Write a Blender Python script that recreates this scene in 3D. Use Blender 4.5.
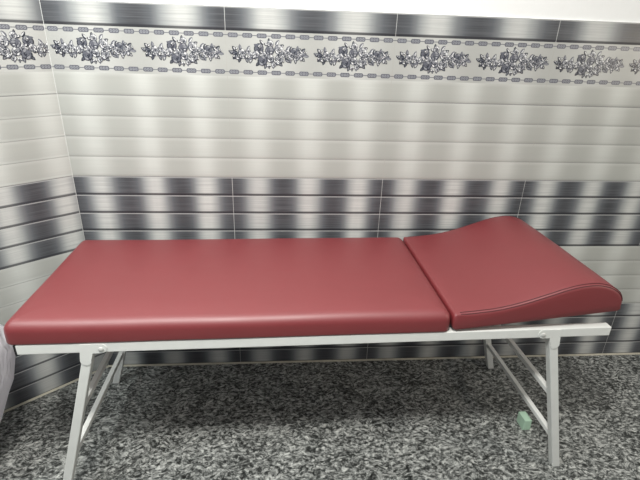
import bpy, bmesh, math, random
from mathutils import Vector, Matrix, noise

for o in list(bpy.data.objects):
    bpy.data.objects.remove(o, do_unlink=True)
scene = bpy.context.scene
COL = scene.collection

# ------------------------------------------------------------------ camera
cam_d = bpy.data.cameras.new('camera')
cam = bpy.data.objects.new('camera', cam_d); COL.objects.link(cam)
scene.camera = cam
cam_d.sensor_fit = 'HORIZONTAL'; cam_d.sensor_width = 36.0
cam_d.lens = 457.714 / 640 * 36.0
cam_d.clip_start = 0.02
pitch, yaw, roll = -0.4124, 0.091, 0.035
Fv = Vector((math.sin(yaw)*math.cos(pitch), math.cos(yaw)*math.cos(pitch), math.sin(pitch)))
R0 = Vector((math.cos(yaw), -math.sin(yaw), 0)); U0 = R0.cross(Fv)
Rv = math.cos(roll)*R0 + math.sin(roll)*U0
Uv = -math.sin(roll)*R0 + math.cos(roll)*U0
M = Matrix.Identity(4)
for i in range(3):
    M[i][0] = Rv[i]; M[i][1] = Uv[i]; M[i][2] = -Fv[i]
M.translation = Vector((0.7939, -1.7626, 1.406))
cam.matrix_world = M

# ------------------------------------------------------------------ light
world = bpy.data.worlds.new('room_ambient'); scene.world = world
world.use_nodes = True
bg = world.node_tree.nodes['Background']
wt = world.node_tree
wco = wt.nodes.new('ShaderNodeTexCoord'); wsp = wt.nodes.new('ShaderNodeSeparateXYZ'); wrm = wt.nodes.new('ShaderNodeValToRGB')
wt.links.new(wco.outputs['Generated'], wsp.inputs[0]); wt.links.new(wsp.outputs[2], wrm.inputs[0])
we = wrm.color_ramp.elements                       # pale ceiling above, dimmer room around
we[0].position = 0.0; we[0].color = (0.30, 0.31, 0.31, 1); we[1].position = 0.75; we[1].color = (0.95, 0.98, 1.0, 1)
wt.links.new(wrm.outputs[0], bg.inputs[0]); bg.inputs[1].default_value = 0.50

def area(name, loc, target, sx, sy, power, col):
    d = bpy.data.lights.new(name, 'AREA'); d.shape = 'RECTANGLE'
    d.size = sx; d.size_y = sy; d.energy = power; d.color = col
    o = bpy.data.objects.new(name, d); COL.objects.link(o)
    o.location = loc
    o.rotation_euler = (Vector(target) - Vector(loc)).to_track_quat('-Z', 'Y').to_euler()
    return o
area('ceiling_lamp_light', (0.60, -1.62, 2.70), (0.25, -0.60, 0.5), 0.45, 0.20, 56, (1.0, 0.985, 0.935))
area('window_daylight', (-0.50, -1.40, 2.60), (0.3, -0.2, 1.0), 0.6, 0.6, 30, (0.95, 1.0, 0.99))
area('doorway_lamp_light', (3.2, -1.35, 1.45), (1.5, -0.3, 0.2), 0.35, 0.35, 8, (1.0, 0.88, 0.72))

vs = scene.view_settings
vs.view_transform = 'Standard'; vs.look = 'None'; vs.gamma = 1.0
vs.use_curve_mapping = False; vs.exposure = 0.0

# ------------------------------------------------------------------ node helpers
class NT:
    def __init__(s, name):
        s.m = bpy.data.materials.new(name); s.m.use_nodes = True
        s.t = s.m.node_tree; s.t.nodes.clear()
        s.out = s.t.nodes.new('ShaderNodeOutputMaterial')
        s.b = s.t.nodes.new('ShaderNodeBsdfPrincipled')
        s.t.links.new(s.b.outputs[0], s.out.inputs[0])
    def n(s, kind, **kw):
        nd = s.t.nodes.new(kind)
        for k, v in kw.items(): setattr(nd, k, v)
        return nd
    def put(s, sock, v):
        if isinstance(v, bpy.types.NodeSocket): s.t.links.new(v, sock)
        elif isinstance(v, (tuple, list)) and len(v) == 3 and sock.type == 'RGBA': sock.default_value = (*v, 1)
        else: sock.default_value = v
    def math(s, op, a, b=None, c=None, clamp=False):
        nd = s.n('ShaderNodeMath', operation=op); nd.use_clamp = clamp
        for i, v in enumerate((a, b, c)):
            if v is not None: s.put(nd.inputs[i], v)
        return nd.outputs[0]
    def mix(s, f, a, b):
        nd = s.n('ShaderNodeMix', data_type='RGBA')
        s.put(nd.inputs[0], f); s.put(nd.inputs[6], a); s.put(nd.inputs[7], b)
        return nd.outputs[2]
    def ramp(s, f, stops):
        nd = s.n('ShaderNodeValToRGB'); e = nd.color_ramp.elements
        while len(e) < len(stops): e.new(0.5)
        for i, (p, c) in enumerate(stops):
            e[i].position = p; e[i].color = (*c, 1) if len(c) == 3 else c
        s.put(nd.inputs[0], f); return nd.outputs[0]
    def step(s, f, lo, hi):
        nd = s.n('ShaderNodeMapRange', interpolation_type='SMOOTHSTEP')
        s.put(nd.inputs[0], f); nd.inputs[1].default_value = lo; nd.inputs[2].default_value = hi
        return nd.outputs[0]
    def noise(s, vec, scale, detail=2, rough=.5):
        nd = s.n('ShaderNodeTexNoise'); s.put(nd.inputs['Vector'], vec)
        nd.inputs['Scale'].default_value = scale; nd.inputs['Detail'].default_value = detail
        nd.inputs['Roughness'].default_value = rough
        return nd.outputs[0]
    def mapping(s, vec, scale, rot=(0, 0, 0)):
        nd = s.n('ShaderNodeMapping'); s.put(nd.inputs[0], vec)
        nd.inputs['Scale'].default_value = scale; nd.inputs['Rotation'].default_value = rot
        return nd.outputs[0]
    def set(s, **kw):
        for k, v in kw.items(): s.put(s.b.inputs[k], v)
    def bump(s, h, strength, dist):
        nd = s.n('ShaderNodeBump'); nd.inputs['Strength'].default_value = strength
        nd.inputs['Distance'].default_value = dist; s.put(nd.inputs['Height'], h)
        s.t.links.new(nd.outputs[0], s.b.inputs['Normal'])

def plain(name, col, rough=.5, metal=0, var=.06, scale=40):
    m = NT(name); co = m.n('ShaderNodeTexCoord').outputs['Object']
    f = m.noise(co, scale, 3)
    c = m.mix(f, tuple(x*(1-var) for x in col), tuple(min(1, x*(1+var)) for x in col))
    m.set(**{'Base Color': c, 'Roughness': rough, 'Metallic': metal}); return m.m

# ------------------------------------------------------------------ materials
def tile_material():
    m = NT('ceramic_slat_tile')
    uv = m.n('ShaderNodeTexCoord').outputs['UV']
    sep = m.n('ShaderNodeSeparateXYZ'); m.put(sep.inputs[0], uv)
    u, v = sep.outputs[0], sep.outputs[1]
    fx = m.math('FRACT', m.math('DIVIDE', u, .6))
    fv = m.math('FRACT', m.math('DIVIDE', v, .075))
    def cosband(freq, ph):
        a = m.math('MULTIPLY', m.math('SUBTRACT', m.math('MULTIPLY', fx, freq), ph), 2*math.pi)
        return m.math('MULTIPLY_ADD', m.math('COSINE', a), .5, .5)
    # irregular brushed streaks
    streak = m.noise(m.mapping(uv, (3.0, 220.0, 1)), 1.0, 3, .6)
    wob = m.noise(m.mapping(uv, (11.0, 1.2, 1)), 1.0, 2)
    b3 = cosband(3, .5); b2 = cosband(2, .5)
    b3w = m.math('ADD', b3, m.math('MULTIPLY', m.math('SUBTRACT', wob, .5), .35), clamp=True)
    b2w = m.math('ADD', b2, m.math('MULTIPLY', m.math('SUBTRACT', wob, .5), .35), clamp=True)
    strip = m.math('GREATER_THAN', v, 1.425)
    dk = m.math('LESS_THAN', m.math('FRACT', m.math('DIVIDE', v, .6)), .5)
    dk = m.math('MULTIPLY', dk, m.math('LESS_THAN', v, 1.0))
    flower = m.math('MULTIPLY', m.math('GREATER_THAN', v, 1.275), m.math('LESS_THAN', v, 1.425))
    # dark metal-look slats
    bd = m.mix(strip, b3w, b2w)
    darkc = m.ramp(bd, [(0, (.062, .065, .071)), (.25, (.106, .113, .123)), (.50, (.205, .216, .222)), (.75, (.385, .398, .392)), (1, (.59, .595, .57))])
    darkc = m.mix(m.math('MULTIPLY', m.step(streak, .35, .75), .35), darkc, (.20, .20, .215))
    # pale slats
    palec = m.mix(m.math('POWER', b3w, 1.6), (.425, .43, .40), (.59, .60, .565))
    palec = m.mix(m.math('MULTIPLY', m.step(streak, .3, .8), .12), palec, (.36, .36, .34))
    palec = m.mix(m.math('MULTIPLY', m.math('SUBTRACT', 1.0, m.step(fv, .0, .75)), .22), palec, (.33, .33, .315))
    palec = m.mix(m.math('MULTIPLY', m.step(fv, .80, 1.0), .25), palec, (.66, .66, .64))
    linep = m.math('SUBTRACT', 1.0, m.step(fv, .02, .075))
    palec = m.mix(m.math('MULTIPLY', linep, .42), palec, (.22, .22, .21))
    # flower field
    flc = m.mix(b2w, (.43, .432, .41), (.52, .522, .50))
    # dark line under each dark slat, thin bright one just below it
    lined = m.math('SUBTRACT', 1.0, m.step(fv, .09, .15))
    darkc = m.mix(m.math('MULTIPLY', lined, .82), darkc, (.03, .03, .036))
    lipd = m.math('GREATER_THAN', fv, .945)
    darkc = m.mix(m.math('MULTIPLY', lipd, .55), darkc, (.55, .55, .54))
    c = m.mix(flower, palec, flc)
    c = m.mix(m.math('ADD', dk, strip, clamp=True), c, darkc)
    # grout
    eg = m.math('ABSOLUTE', m.math('SUBTRACT', m.math('FRACT', m.math('ADD', m.math('DIVIDE', u, .6), .5)), .5))
    wn = m.noise(m.mapping(uv, (1, 9, 1)), 1.0, 2)
    gw = m.math('MULTIPLY_ADD', wn, .0022, .0006)
    gv = m.math('LESS_THAN', eg, gw)
    ev = m.math('ABSOLUTE', m.math('SUBTRACT', m.math('FRACT', m.math('ADD', m.math('DIVIDE', v, .3), .5)), .5))
    gh = m.math('LESS_THAN', ev, .0030)
    groutc = m.mix(m.math('ADD', dk, strip, clamp=True), (.42, .41, .38), (.55, .55, .54))
    c = m.mix(m.math('MULTIPLY', gv, .75), c, groutc)
    c = m.mix(m.math('MULTIPLY', gh, .75), c, (.12, .12, .125))
    m.set(**{'Base Color': c, 'Roughness': m.math('MULTIPLY_ADD', streak, .2, .26)})
    m.b.inputs['Specular IOR Level'].default_value = .4
    # slight relief of the slats
    prof = m.math('ADD', m.math('MULTIPLY', m.step(fv, .0, .14), 1.0), m.math('MULTIPLY', fv, -.25))
    prof = m.math('MULTIPLY', prof, m.math('SUBTRACT', 1.0, flower))
    m.bump(prof, .35, .0025)
    return m.m

def granite():
    m = NT('speckled_granite'); co = m.n('ShaderNodeTexCoord').outputs['Object']
    warp = m.n('ShaderNodeTexNoise'); m.put(warp.inputs['Vector'], co); warp.inputs['Scale'].default_value = 14
    va = m.n('ShaderNodeVectorMath', operation='MULTIPLY_ADD')
    m.put(va.inputs[0], warp.outputs['Color']); va.inputs[1].default_value = (.05, .05, .05); m.put(va.inputs[2], co)
    p = m.mapping(va.outputs[0], (1.0, 1.5, 1.0), (0, 0, math.radians(-18)))
    vo = m.n('ShaderNodeTexVoronoi', feature='F1'); m.put(vo.inputs['Vector'], p); vo.inputs['Scale'].default_value = 92
    vb = m.n('ShaderNodeTexVoronoi', feature='F1'); m.put(vb.inputs['Vector'], p); vb.inputs['Scale'].default_value = 175
    s1 = m.n('ShaderNodeSeparateColor'); m.put(s1.inputs[0], vo.outputs['Color'])
    s2 = m.n('ShaderNodeSeparateColor'); m.put(s2.inputs[0], vb.outputs['Color'])
    n1 = m.noise(p, 60, 4, .65)
    n3 = m.noise(co, 7, 2)
    f = m.math('ADD', m.math('MULTIPLY', s1.outputs[0], .30), m.math('MULTIPLY', s2.outputs[0], .22))
    f = m.math('ADD', f, m.math('MULTIPLY', m.math('SUBTRACT', n1, .5), 1.5))
    f = m.math('ADD', f, m.math('MULTIPLY_ADD', m.math('SUBTRACT', n3, .5), .25, .24))
    c = m.ramp(f, [(.16, (.012, .013, .012)), (.34, (.045, .047, .045)), (.48, (.14, .146, .139)), (.64, (.305, .313, .298)), (.88, (.60, .607, .575))])
    m.set(**{'Base Color': c, 'Roughness': .34}); m.b.inputs['Specular IOR Level'].default_value = .35
    return m.m

def paint():
    m = NT('white_wall_paint'); co = m.n('ShaderNodeTexCoord').outputs['Object']
    n = m.noise(co, 60, 3)
    m.set(**{'Base Color': m.mix(n, (.87, .87, .855), (.91, .91, .895)), 'Roughness': .75}); m.bump(n, .1, .001)
    return m.m

def vinyl():
    m = NT('red_vinyl'); co = m.n('ShaderNodeTexCoord').outputs['Object']
    n = m.noise(co, 9, 3); g = m.noise(co, 420, 2); w = m.noise(m.mapping(co, (2.2, 9, 4)), 1.6, 2)
    c = m.mix(n, (.182, .0135, .0172), (.200, .0155, .0198))
    m.set(**{'Base Color': c, 'Roughness': m.math('MULTIPLY_ADD', n, .10, .47)})
    m.b.inputs['Specular IOR Level'].default_value = 1.0
    m.b.inputs['Coat Weight'].default_value = .45; m.b.inputs['Coat Roughness'].default_value = .60
    m.bump(m.math('ADD', m.math('MULTIPLY', g, .06), w), .22, .006)
    return m.m

def white_enamel():
    m = NT('white_enamelled_steel'); co = m.n('ShaderNodeTexCoord').outputs['Object']
    n = m.noise(co, 26, 3); s = m.noise(co, 190, 3, .6)
    c = m.mix(n, (.70, .71, .68), (.80, .81, .78))
    c = m.mix(m.step(s, .68, .76), c, (.40, .38, .33))
    m.set(**{'Base Color': c, 'Roughness': .42}); return m.m

def bag_film():
    m = NT('white_plastic_film'); co = m.n('ShaderNodeTexCoord').outputs['Object']
    n = m.noise(co, 9, 3)
    m.set(**{'Base Color': m.mix(n, (.80, .78, .82), (.92, .90, .93)), 'Roughness': .35})
    tr = m.n('ShaderNodeBsdfTranslucent'); tr.inputs[0].default_value = (.9, .87, .9, 1)
    ms = m.n('ShaderNodeMixShader'); ms.inputs[0].default_value = .35
    m.t.links.new(m.b.outputs[0], ms.inputs[1]); m.t.links.new(tr.outputs[0], ms.inputs[2])
    m.t.links.new(ms.outputs[0], m.out.inputs[0])
    w = m.noise(m.mapping(co, (9, 9, 3)), 2.5, 3)
    m.bump(w, .9, .03)
    return m.m

TILE = tile_material(); PAINT = paint(); GRANITE = granite(); VINYL = vinyl(); ENAMEL = white_enamel()
P_DARK = plain('flower_ink', (.030, .034, .048), .35); P_MID = plain('flower_slate', (.13, .135, .16), .35)
P_GREY = plain('flower_grey', (.29, .295, .315), .35); P_PALE = plain('flower_white', (.70, .70, .70), .35)
GROUT = plain('pale_grout', (.50, .47, .38), .8, var=.25, scale=30)
CORNER = plain('pale_corner_grout', (.56, .56, .54), .7)
BLACK = plain('black_plastic', (.012, .012, .013), .5)
STEEL = plain('worn_steel', (.66, .66, .63), .38, .35)
THREAD = plain('dark_red_thread', (.075, .012, .016), .6)
GREEN = plain('pale_green_block', (.42, .60, .46), .7, var=.10, scale=60)
FILM = bag_film()

# ------------------------------------------------------------------ mesh helpers
def build(name, bm, mats, parent=None, smooth=False, angle=None):
    me = bpy.data.meshes.new(name)
    bmesh.ops.recalc_face_normals(bm, faces=bm.faces) if smooth is not None else None
    bm.to_mesh(me); bm.free()
    for mt in (mats if isinstance(mats, list) else [mats]): me.materials.append(mt)
    if smooth:
        for p in me.polygons: p.use_smooth = True
    if angle: me.set_sharp_from_angle(angle=math.radians(angle))
    o = bpy.data.objects.new(name, me); COL.objects.link(o)
    if parent: o.parent = parent
    return o

def box(bm, x0, x1, y0, y1, z0, z1, bev=0, seg=2):
    r = bmesh.ops.create_cube(bm, size=1)
    bmesh.ops.scale(bm, vec=(x1-x0, y1-y0, z1-z0), verts=r['verts'])
    bmesh.ops.translate(bm, vec=((x0+x1)/2, (y0+y1)/2, (z0+z1)/2), verts=r['verts'])
    if bev:
        es = list({e for v in r['verts'] for e in v.link_edges})
        bmesh.ops.bevel(bm, geom=es, offset=bev, segments=seg, affect='EDGES', profile=.5)

def hexa(bm, bottom, top, bev=0):
    vs_ = [bm.verts.new(p) for p in bottom + top]
    fs = [(3, 2, 1, 0), (4, 5, 6, 7)] + [(i, (i+1) % 4, 4+(i+1) % 4, 4+i) for i in range(4)]
    faces = [bm.faces.new([vs_[i] for i in f]) for f in fs]
    if bev:
        es = list({e for f in faces for e in f.edges})
        bmesh.ops.bevel(bm, geom=es, offset=bev, segments=2, affect='EDGES', profile=.5)

def plate(bm, outline, y0, y1):
    a = [bm.verts.new((x, y0, z)) for x, z in outline]; b = [bm.verts.new((x, y1, z)) for x, z in outline]
    bm.faces.new(a); bm.faces.new(b[::-1]); n = len(a)
    for i in range(n): bm.faces.new([a[i], b[i], b[(i+1) % n], a[(i+1) % n]])

def tube(bm, pts, r, seg=6):
    rings = []
    for i, p in enumerate(pts):
        a = pts[max(0, i-1)]; b = pts[min(len(pts)-1, i+1)]
        d = (Vector(b)-Vector(a)).normalized()
        up = Vector((0, 1, 0)) if abs(d.y) < .9 else Vector((1, 0, 0))
        s = d.cross(up).normalized(); t = s.cross(d)
        rings.append([bm.verts.new(Vector(p)+r*(math.cos(k*2*math.pi/seg)*s+math.sin(k*2*math.pi/seg)*t)) for k in range(seg)])
    for A, B in zip(rings, rings[1:]):
        for k in range(seg): bm.faces.new([A[k], A[(k+1) % seg], B[(k+1) % seg], B[k]])
    bm.faces.new(rings[0][::-1]); bm.faces.new(rings[-1])

def tag(o, label=None, cat=None, group=None, kind=None):
    if label: o['label'] = label
    if cat: o['category'] = cat
    if group: o['group'] = group
    if kind: o['kind'] = kind
    return o

# ------------------------------------------------------------------ tile wall with its printed flower border
def ellipse(cx, cy, a, b, rot, n=9, tip=False):
    pts = []
    for k in range(n):
        t = 2*math.pi*k/n
        x, y = a*math.cos(t), b*math.sin(t)
        if tip: y *= abs(math.sin(t))**.5
        pts.append((cx + x*math.cos(rot)-y*math.sin(rot), cy + x*math.sin(rot)+y*math.cos(rot)))
    return pts

def motif():
    """one spray of roses and leaves: list of (material index, polygon), centre (0,0)"""
    rnd = random.Random(11); L = []
    def leaf(x, y, ln, ang, m):
        ln *= .86
        cx, cy = x+math.cos(ang)*ln/2, y+math.sin(ang)*ln/2
        L.append((m, ellipse(cx, cy, ln/2, ln*.25, ang, 10, True)))
        inner = rnd.choice((3, 4, 4, 2)) if m == 1 else rnd.choice((3, 4))
        L.append((inner, ellipse(cx+.0010*math.sin(ang)+.0006, cy-.0010*math.cos(ang), ln*.36, ln*.12, ang+.12, 8, True)))
        L.append((m, ellipse(cx, cy, ln*.42, ln*.025, ang, 6)))
    def rose(x, y, r, tone):
        L.append((1 if tone else 2, ellipse(x, y, r*1.06, r*1.0, rnd.random()*3, 12)))
        for k in range(6):
            a = k*math.pi/3+rnd.random()*.6
            px, py = x+.56*r*math.cos(a), y+.56*r*math.sin(a)
            L.append((1 if k % 2 else 2, ellipse(px, py, r*.50, r*.44, a+1.57, 10)))
            L.append((((4, 4, 3), (3, 4, 3), (2, 3, 2))[tone][k % 3], ellipse(px+.05*r, py+.05*r, r*.40, r*.33, a+1.57, 10)))
        L.append((1, ellipse(x, y, r*.50, r*.46, rnd.random()*3, 11)))
        L.append((2 if tone == 2 else 3, ellipse(x-.08*r, y+.06*r, r*.40, r*.34, rnd.random()*3, 9)))
        L.append((1, ellipse(x+.06*r, y-.05*r, r*.20, r*.14, rnd.random()*3, 8)))
    # stems
    for pts in ([(-.135, .0), (-.10, -.006), (-.07, .004), (-.04, -.012)], [(.05, -.002), (.08, .006), (.11, -.004), (.14, .0)]):
        for (x0, y0), (x1, y1) in zip(pts, pts[1:]):
            a = math.atan2(y1-y0, x1-x0); L.append((2, ellipse((x0+x1)/2, (y0+y1)/2, math.hypot(x1-x0, y1-y0)*.55, .0016, a, 8)))
    # leaf sprays
    for x, y, l, a in [(-.108, .0, .036, 3.0), (-.112, .004, .030, 2.3), (-.108, -.004, .030, 3.8), (-.10, .008, .026, 1.7), (-.10, -.008, .028, 4.4),
                       (-.125, .0, .022, 2.7), (-.082, -.008, .028, 5.0), (-.078, .006, .026, 1.1), (-.06, -.012, .026, 4.3), (-.055, -.01, .03, 3.5),
                       (.10, .0, .038, .1), (.11, .004, .030, .8), (.108, -.004, .030, -.7), (.10, .010, .024, 1.5), (.095, -.006, .028, -1.6),
                       (.075, .006, .026, 1.4), (.07, -.008, .026, -1.2), (.06, .012, .026, .9), (.055, -.014, .028, -.5), (.12, .0, .026, -.2),
                       (-.02, .03, .024, 2.2), (.0, .034, .022, 1.6), (.022, .03, .026, .9), (.03, .02, .03, .5), (-.03, .02, .03, 2.7),
                       (-.01, -.03, .024, 4.4), (.012, -.03, .022, 4.9), (.028, -.022, .030, -.7), (-.03, -.024, .028, 3.9), (.0, -.034, .018, 4.7)]:
        leaf(x, y, l, a, rnd.choice((1, 1, 2)))
    for x, y, r, t in [(-.096, .003, .013, 1), (-.088, -.009, .009, 0), (-.074, .008, .009, 1), (-.066, -.004, .010, 0),
                       (.096, -.008, .012, 1), (.088, .010, .013, 2), (.112, .004, .010, 0), (.076, -.002, .010, 0), (.064, .008, .010, 1),
                       (-.036, .018, .017, 2), (-.018, -.004, .013, 0), (.034, .016, .016, 0), (.05, .004, .012, 1), (.036, -.015, .015, 1),
                       (.004, .034, .012, 0), (.002, .012, .016, 2), (-.024, -.022, .017, 2), (.004, -.014, .014, 1), (.016, -.034, .009, 0), (-.046, -.002, .012, 0)]:
        rose(x, y, r, t)
    # small buds and leaflets that close the gaps between the blooms
    env = [(-.145, .002), (-.125, .018), (-.10, .024), (-.08, .018), (-.055, .022), (-.03, .036), (.0, .044), (.03, .036), (.055, .022), (.075, .014), (.10, .022), (.12, .018), (.143, .003)]
    for k in range(64):
        x = rnd.uniform(-.138, .138)
        for (xa, ha), (xb, hb) in zip(env, env[1:]):
            if xa <= x <= xb: h = ha+(hb-ha)*(x-xa)/(xb-xa)
        y = rnd.uniform(-h, h)*.92
        l = rnd.uniform(.007, .012); a = rnd.random()*6.28
        L.append((rnd.choice((1, 1, 2)), ellipse(x, y, l*.62, l*.36, a, 8)))
        L.append((rnd.choice((4, 4, 3)), ellipse(x+.0008, y+.0008, l*.40, l*.20, a, 7)))
    return L
MOTIF = motif()

def clip(poly, xmin, xmax):
    for sgn, lim in ((1, xmin), (-1, -xmax)):
        out = []
        for i, a in enumerate(poly):
            b = poly[(i+1) % len(poly)]
            da, db = sgn*a[0]-lim, sgn*b[0]-lim
            if da >= 0: out.append(a)
            if (da >= 0) != (db >= 0):
                t = da/(da-db); out.append((a[0]+t*(b[0]-a[0]), a[1]+t*(b[1]-a[1])))
        poly = out
        if len(poly) < 3: return []
    return poly

def tiled_wall(name, P, length, u_of, centres, height):
    """P(a, d, z): a along the wall, d out of its face, z up; u_of(a): print coordinate along the tile"""
    bm = bmesh.new(); uvl = bm.loops.layers.uv.new('UVMap')
    def face(pts, mi, uv=None):
        f = bm.faces.new([bm.verts.new(P(*p)) for p in pts]); f.material_index = mi
        for l, p in zip(f.loops, pts): l[uvl].uv = (u_of(p[0]), p[2])
        return f
    a0, a1, ZT = 0.0, length, 1.5
    face([(a0, 0, 0), (a1, 0, 0), (a1, 0, ZT), (a0, 0, ZT)], 0)
    face([(a0, 0, ZT), (a1, 0, ZT), (a1, -.006, ZT), (a0, -.006, ZT)], 5)
    face([(a0, -.006, ZT), (a1, -.006, ZT), (a1, -.006, height), (a0, -.006, height)], 5)
    face([(a0, -.006, height), (a1, -.006, height), (a1, -.1, height), (a0, -.1, height)], 5)
    face([(a1, -.1, 0), (a0, -.1, 0), (a0, -.1, height), (a1, -.1, height)], 5)
    face([(a1, 0, 0), (a1, -.1, 0), (a1, -.1, height), (a1, -.006, height), (a1, -.006, ZT), (a1, 0, ZT)], 5)
    face([(a0, -.1, 0), (a0, 0, 0), (a0, 0, ZT), (a0, -.006, ZT), (a0, -.006, height), (a0, -.1, height)], 5)
    face([(a0, -.1, 0), (a1, -.1, 0), (a1, 0, 0), (a0, 0, 0)], 5)
    def ink(poly, mi, d):
        poly = clip(poly, a0+.001, a1-.001)
        if poly: face([(x, d, z) for x, z in poly], mi)
    for c in centres:
        for k, (mi, poly) in enumerate(MOTIF):
            ink([(c+x, 1.3525+y) for x, y in poly], mi, .00008+k*4e-6)
        for j in range(6):
            x = c-.125+j*.05
            for zc in (1.4115, 1.2905):
                ink([(x-.025, zc-.0012), (x+.025, zc-.0012), (x+.025, zc+.0012), (x-.025, zc+.0012)], 2, .0001)
                ink([(x-.017, zc-.0045), (x-.013, zc-.0075), (x+.013, zc-.0075), (x+.017, zc-.0045), (x+.017, zc+.0045), (x+.013, zc+.0075), (x-.013, zc+.0075), (x-.017, zc+.0045)], 2, .00012)
                for q in (-.0095, 0, .0095):
                    ink(ellipse(x+q, zc, .0040, .0050, 0, 8), 3, .00014)
                    ink(ellipse(x+q, zc, .0018, .0024, 0, 6), 2, .00016)
    me_o = build(name, bm, [TILE, P_DARK, P_MID, P_GREY, P_PALE, PAINT], None, None)
    return tag(me_o, kind='structure')

# which way each face looks is fixed by vertex order below (normals towards the room)
tiled_wall('wall_back', lambda a, d, z: Vector((a, -d, z)), 3.3, lambda a: a, [.15+.3*k for k in range(11)], 2.8)
WD = Vector((-.761, -.648, 0)); WN = Vector((.648, -.761, 0))     # the left wall runs off at an obtuse angle
LW = 1.5
tiled_wall('wall_left', lambda a, d, z: WD*a + WN*d + Vector((0, 0, z)), LW, lambda a: .54-a, [.094+.3*k for k in range(5)], 2.8)

bm = bmesh.new(); box(bm, -1.6, 3.3, -3.2, .12, -.06, 0)
tag(build('floor', bm, GRANITE), kind='structure')
# grout beads: in the corner and where the tiles meet the floor
bm = bmesh.new(); tube(bm, [(.0003, -.0005, 0), (.0003, -.0005, 1.5)], .0009, 8)
tag(build('trim_1', bm, CORNER, None, True), kind='structure')
bm = bmesh.new(); hexa(bm, [(0, -.007, 0), (3.3, -.007, 0), (3.3, 0, 0), (0, 0, 0)], [(0, -.003, .006), (3.3, -.003, .006), (3.3, 0, .006), (0, 0, .006)])
tag(build('trim_2', bm, GROUT), kind='structure')
bm = bmesh.new()
q = [WN*.007, WD*LW+WN*.007, WD*LW, Vector((0, 0, 0))]; h = [WN*.003, WD*LW+WN*.003, WD*LW, Vector((0, 0, 0))]
hexa(bm, [tuple(p) for p in q], [tuple(p+Vector((0, 0, .006))) for p in h])
tag(build('trim_3', bm, GROUT), kind='structure')

# ------------------------------------------------------------------ the couch
bed = bpy.data.objects.new('examination_couch', None); COL.objects.link(bed)
bed.location = (1.784, -.633, 0); bed.rotation_euler = (0, 0, .020)
tag(bed, 'red vinyl examination couch with raised headrest on a white folding steel frame', 'examination couch')
TW, DB = .028, .574                 # tube width, frame depth
ZB, ZT = .577, .609                 # rail underside and top
SL, SR = -1.723, .043

def part(name, bm, mat, parent=bed, **kw): return build(name, bm, mat, parent, **kw)
for y0 in (0, DB-TW):
    bm = bmesh.new(); box(bm, SL, SR, y0, y0+TW, ZB, ZT, .0025)
    rail = part('side_rail', bm, ENAMEL)
    bm = bmesh.new(); box(bm, SL-.006, SL, y0+.0005, y0+TW-.0005, ZB+.0005, ZT-.0005, .0015)
    tag(part('end_cap', bm, BLACK, rail), 'black plastic end cap')
for x0 in (SL+.002, -1.10, -.52):
    bm = bmesh.new(); box(bm, x0, x0+TW, TW, DB-TW, ZB, ZT-.001, .0025)
    part('cross_rail', bm, ENAMEL)

# legs: splayed outwards, feet cut level with the floor
def leg_x(side, z):                 # left edge of the tube at height z
    return (-.157 if side > 0 else -1.549) + (.154 if side > 0 else -.169)*(1-z/ZB)
for side in (1, -1):
    for y0 in (0, DB-TW):
        bm = bmesh.new()
        hexa(bm, [(leg_x(side, 0)+a, y0+b, 0) for a, b in ((0, 0), (TW, 0), (TW, TW), (0, TW))],
                 [(leg_x(side, ZB)+a, y0+b, ZB) for a, b in ((0, 0), (TW, 0), (TW, TW), (0, TW))], .0022)
        part('leg', bm, ENAMEL)
    for zc in ((.138, .330) if side > 0 else (.160, .350)):
        bm = bmesh.new(); w = .018
        x0 = leg_x(side, zc)+.004
        box(bm, x0, x0+w, TW, DB-TW, zc-w/2, zc+w/2, .002)
        part('leg_crossbar', bm, ENAMEL)

# hinge brackets with a rivet on the outer faces
def bracket(side, y0, y1, yr):
    xc = -.142 if side > 0 else -1.537; s = -1 if side > 0 else 1
    sl = .262*side                   # lean of the leg
    ol = []
    w = .0152
    ol.append((xc-s*w, .6065))
    for k in range(0, 13):           # rounded lower end
        t = math.pi + math.pi*k/12
        lx, lz = w*math.cos(t), .0165*math.sin(t)
        ol.append((xc + s*lx + side*.008, .551 + lz))
    ol.append((xc+s*w, .576))
    ol.append((xc+s*.040, .576))
    for k in range(0, 9):            # rounded tab
        t = -math.pi/2 + math.pi*k/8
        ol.append((xc+s*(.042+.0135*math.cos(t)), .592+.0150*math.sin(t)))
    bm = bmesh.new(); plate(bm, ol, y0, y1)
    b = part('hinge_bracket', bm, ENAMEL)
    bm = bmesh.new()
    sg = -1 if yr < .3 else 1
    prof = [(.0075, 0), (.0075, .0015), (.0055, .0034), (.002, .0042)]
    rings = [[bm.verts.new((xc+s*.040+r*math.cos(k*math.pi/8), yr+sg*d, .589+r*math.sin(k*math.pi/8))) for k in range(16)] for r, d in prof]
    for A, B in zip(rings, rings[1:]):
        for k in range(16): bm.faces.new([A[k], A[(k+1) % 16], B[(k+1) % 16], B[k]])
    bm.faces.new(rings[-1]); bm.faces.new(rings[0][::-1])
    tag(part('rivet', bm, STEEL, b, smooth=True, angle=40), 'worn steel rivet head')
for side in (1, -1):
    bracket(side, -.0022, 0, -.0022)
    bracket(side, DB, DB+.0022, DB+.0022)

# ---- main pad: rounded slab, softly crowned
def loft(bm, stations, closed_ends=True):
    rings = [[bm.verts.new(p) for p in st] for st in stations]
    n = len(rings[0])
    for A, B in zip(rings, rings[1:]):
        for k in range(n): bm.faces.new([A[k], A[(k+1) % n], B[(k+1) % n], B[k]])
    bm.faces.new(rings[0][::-1]); bm.faces.new(rings[-1])

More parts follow.
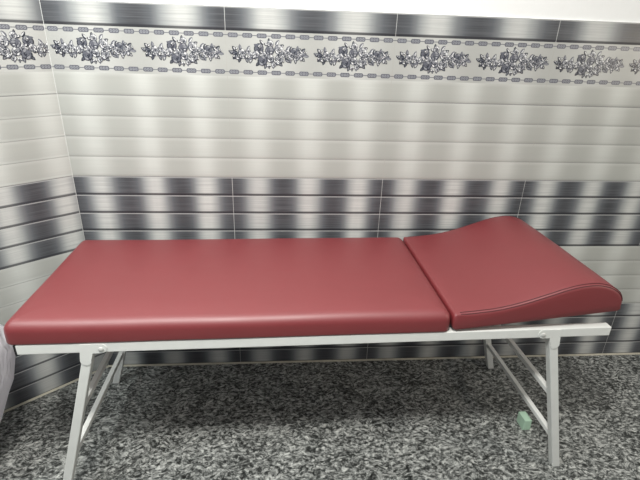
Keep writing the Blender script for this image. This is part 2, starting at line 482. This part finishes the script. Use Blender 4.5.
T0, T1 = -.003, .584
def pad():
    bm = bmesh.new()
    x0, x1, zb, zt = -1.749, -.483, ZT, .680
    rt, rb, rc = .032, .008, .022         # top edge, bottom edge, plan corner radius
    cols = []
    def outline(off, n_c=5):              # rounded rectangle inset by off
        pts = []; r = max(rc-off*.5, .004)
        for (cx, cy, a0) in ((x1-off-r, T1-off-r, 0), (x0+off+r, T1-off-r, 90), (x0+off+r, T0+off+r, 180), (x1-off-r, T0+off+r, 270)):
            for k in range(n_c+1):
                a = math.radians(a0+90*k/n_c); pts.append((cx+r*math.cos(a), cy+r*math.sin(a)))
        # subdivide long runs
        out = []
        for i, p in enumerate(pts):
            q_ = pts[(i+1) % len(pts)]; d = math.hypot(q_[0]-p[0], q_[1]-p[1])
            m_ = 1 if i % (n_c+1) != n_c else (24, 12)[(i//(n_c+1)) % 2]
            for k in range(m_): out.append((p[0]+(q_[0]-p[0])*k/m_, p[1]+(q_[1]-p[1])*k/m_))
        return out
    levels = [(rb, zb)]
    for k in range(1, 5):
        a = math.pi/2*k/4; levels.append((rb*(1-math.sin(a)), zb+rb*(1-math.cos(a))))
    for k in range(0, 7):
        a = math.pi/2*k/6; levels.append((rt*(1-math.cos(a)), zt-rt+rt*math.sin(a)))
    for off in (.05, .11, .2, .28): levels.append((off, zt+.004*(1-math.exp(-off*16))))
    st = []
    for off, z in levels:
        ring = []
        for (x, y) in outline(off):
            wob = .0016*noise.noise(Vector((x*3.1, y*5.0, z*6)))
            ring.append((x, y+wob, z + (wob*1.2 if z > zb+.03 else 0)))
        st.append(ring)
    loft(bm, st)
    return bm
mat_ = tag(part('mattress_pad', pad(), VINYL, smooth=True), 'long flat red vinyl pad')

# ---- headrest: wedge that swells towards the end, hinged up a little
KNOT = [(-.4755, .6720), (-.452, .676), (-.40, .681), (-.342, .6885), (-.269, .7065), (-.190, .7335), (-.140, .7510), (-.092, .7625), (-.042, .7650), (.002, .7540), (.034, .7340), (.050, .7110), (.053, .6930)]
def catmull(P_, n):
    out = []
    for i in range(len(P_)-1):
        p0, p1, p2, p3 = P_[max(i-1, 0)], P_[i], P_[i+1], P_[min(i+2, len(P_)-1)]
        for k in range(n):
            t = k/n
            out.append(tuple(.5*((2*p1[j]) + (-p0[j]+p2[j])*t + (2*p0[j]-5*p1[j]+4*p2[j]-p3[j])*t*t + (-p0[j]+3*p1[j]-3*p2[j]+p3[j])*t**3) for j in range(2)))
    out.append(P_[-1]); return out
TOP = catmull(KNOT, 4)
BOT = [(.050, .676)] + [(.040-.501*k/10, .6680-.0520*k/10) for k in range(11)] + [(-.4735, .6175), (-.4785, .6245), (-.4800, .640), (-.4800, .656), (-.4788, .666)]
RING = TOP + BOT
SEAM_R = .015
def edge_soft(x, nz):                    # the edge is only well rounded along the top
    k = min(1.0, max(0.0, (x+.480)/.045)); k = .15+.85*k*k*(3-2*k)
    return k if nz < .3 else .25
def ring_normals():
    n = len(RING); out = []
    ar = sum(RING[i-1][0]*RING[i][1]-RING[i][0]*RING[i-1][1] for i in range(n)); sgn = 1 if ar > 0 else -1
    for i in range(n):
        a, b = RING[i-1], RING[(i+1) % n]; d = Vector((b[0]-a[0], b[1]-a[1])).normalized()
        out.append((-d.y*sgn, d.x*sgn))      # inward
    return out
def headrest():
    bm = bmesh.new(); st = []
    r = SEAM_R
    prof = [(T0+r-r*math.sin(math.pi/2*k/4), r*(1-math.cos(math.pi/2*k/4))) for k in range(4, -1, -1)]   # (t, inset)
    ts = prof + [(T0+r+(T1-T0-2*r)*k/14, 0) for k in range(1, 14)] + [(T1-(t-T0), i) for t, i in reversed(prof)]
    n = len(RING)
    nrm = ring_normals()
    for t, ins in ts:
        ring = []
        for (x, z), (nx, nz) in zip(RING, nrm):
            mid = math.sin(math.pi*(t-T0)/(T1-T0))
            up = min(1.0, max(0.0, (z-(.650+(x+.4785)*.125))/.03)) if x > -.484 else 0.0
            up *= min(1.0, max(0.0, (x+.4805)/.05))
            dz = .0022*mid*up
            w_ = .0014*noise.noise(Vector((x*7, t*6, 3.0)))*up*min(1, mid*6)
            k_ = edge_soft(x, nz)*ins
            ring.append((x+nx*k_, t, z+nz*k_+dz+w_))
        st.append(ring)
    loft(bm, st); return bm
head = tag(part('headrest', headrest(), VINYL, smooth=True), 'raised wedge shaped red vinyl headrest')
for y, s in ((T0, 1), (T1, -1)):
    for deg in (24, 52):
        bm = bmesh.new(); f = math.radians(deg)
        t = T0+SEAM_R-SEAM_R*math.sin(f); t = t if s > 0 else T1-(t-T0)
        ins = SEAM_R*(1-math.cos(f))
        pts = [(x+nx*(ins*edge_soft(x, nz)-.0004), t, z+nz*(ins*edge_soft(x, nz)-.0004)) for (x, z), (nx, nz) in list(zip(TOP, ring_normals()))[3:-3]]
        tube(bm, pts, .0013 if s > 0 else .0007, 6)
        tag(part('seam', bm, THREAD, head, smooth=True), 'dark red stitched seam')

# ------------------------------------------------------------------ small green block under the couch
bm = bmesh.new()
box(bm, -.0155, .0155, 0, .052, 0, .050, .003)
for v in bm.verts: v.co.x += .0035*noise.noise(v.co*40); v.co.z += .002*noise.noise(v.co*33+Vector((5, 1, 2))) if v.co.z > .01 else 0
g = build('block', bm, GREEN)
g.location = (1.768, -.460, 0); g.rotation_euler = (0, 0, math.radians(2))
tag(g, 'small pale green block lying on the granite floor by the right legs', 'block')

# ------------------------------------------------------------------ plastic bag at the left end
def bag():
    bm = bmesh.new(); st = []; N = 48
    prof = [(0, .10), (.012, .13), (.05, .145), (.12, .155), (.20, .176), (.28, .190), (.36, .197), (.43, .193), (.49, .184), (.535, .165), (.565, .138), (.59, .105), (.615, .070), (.63, .040), (.65, .034), (.67, .045), (.69, .062)]
    for z, r in prof:
        ring = []
        for k in range(N):
            a = 2*math.pi*k/N
            d = Vector((math.cos(a), math.sin(a), 0))
            f = .06*noise.noise(Vector((d.x*1.6, d.y*1.6, z*5))) + .05*noise.noise(Vector((d.x*5, d.y*5, z*9+4))) + (.05*math.sin(a*9+z*6) if z > .5 else .018*noise.noise(Vector((d.x*9, d.y*9, z*22))))
            rr = r*(1+f); ring.append((d.x*rr + .26*z, d.y*rr, z + (.012*noise.noise(d*3+Vector((0, 0, z))) if .1 < z else 0)))
        st.append(ring)
    loft(bm, st); return bm
b = build('plastic_bag', bag(), FILM, None, True)
b.location = (-.372, -.555, 0)
tag(b, 'crumpled white plastic bag on the floor at the left end of the couch', 'plastic bag')
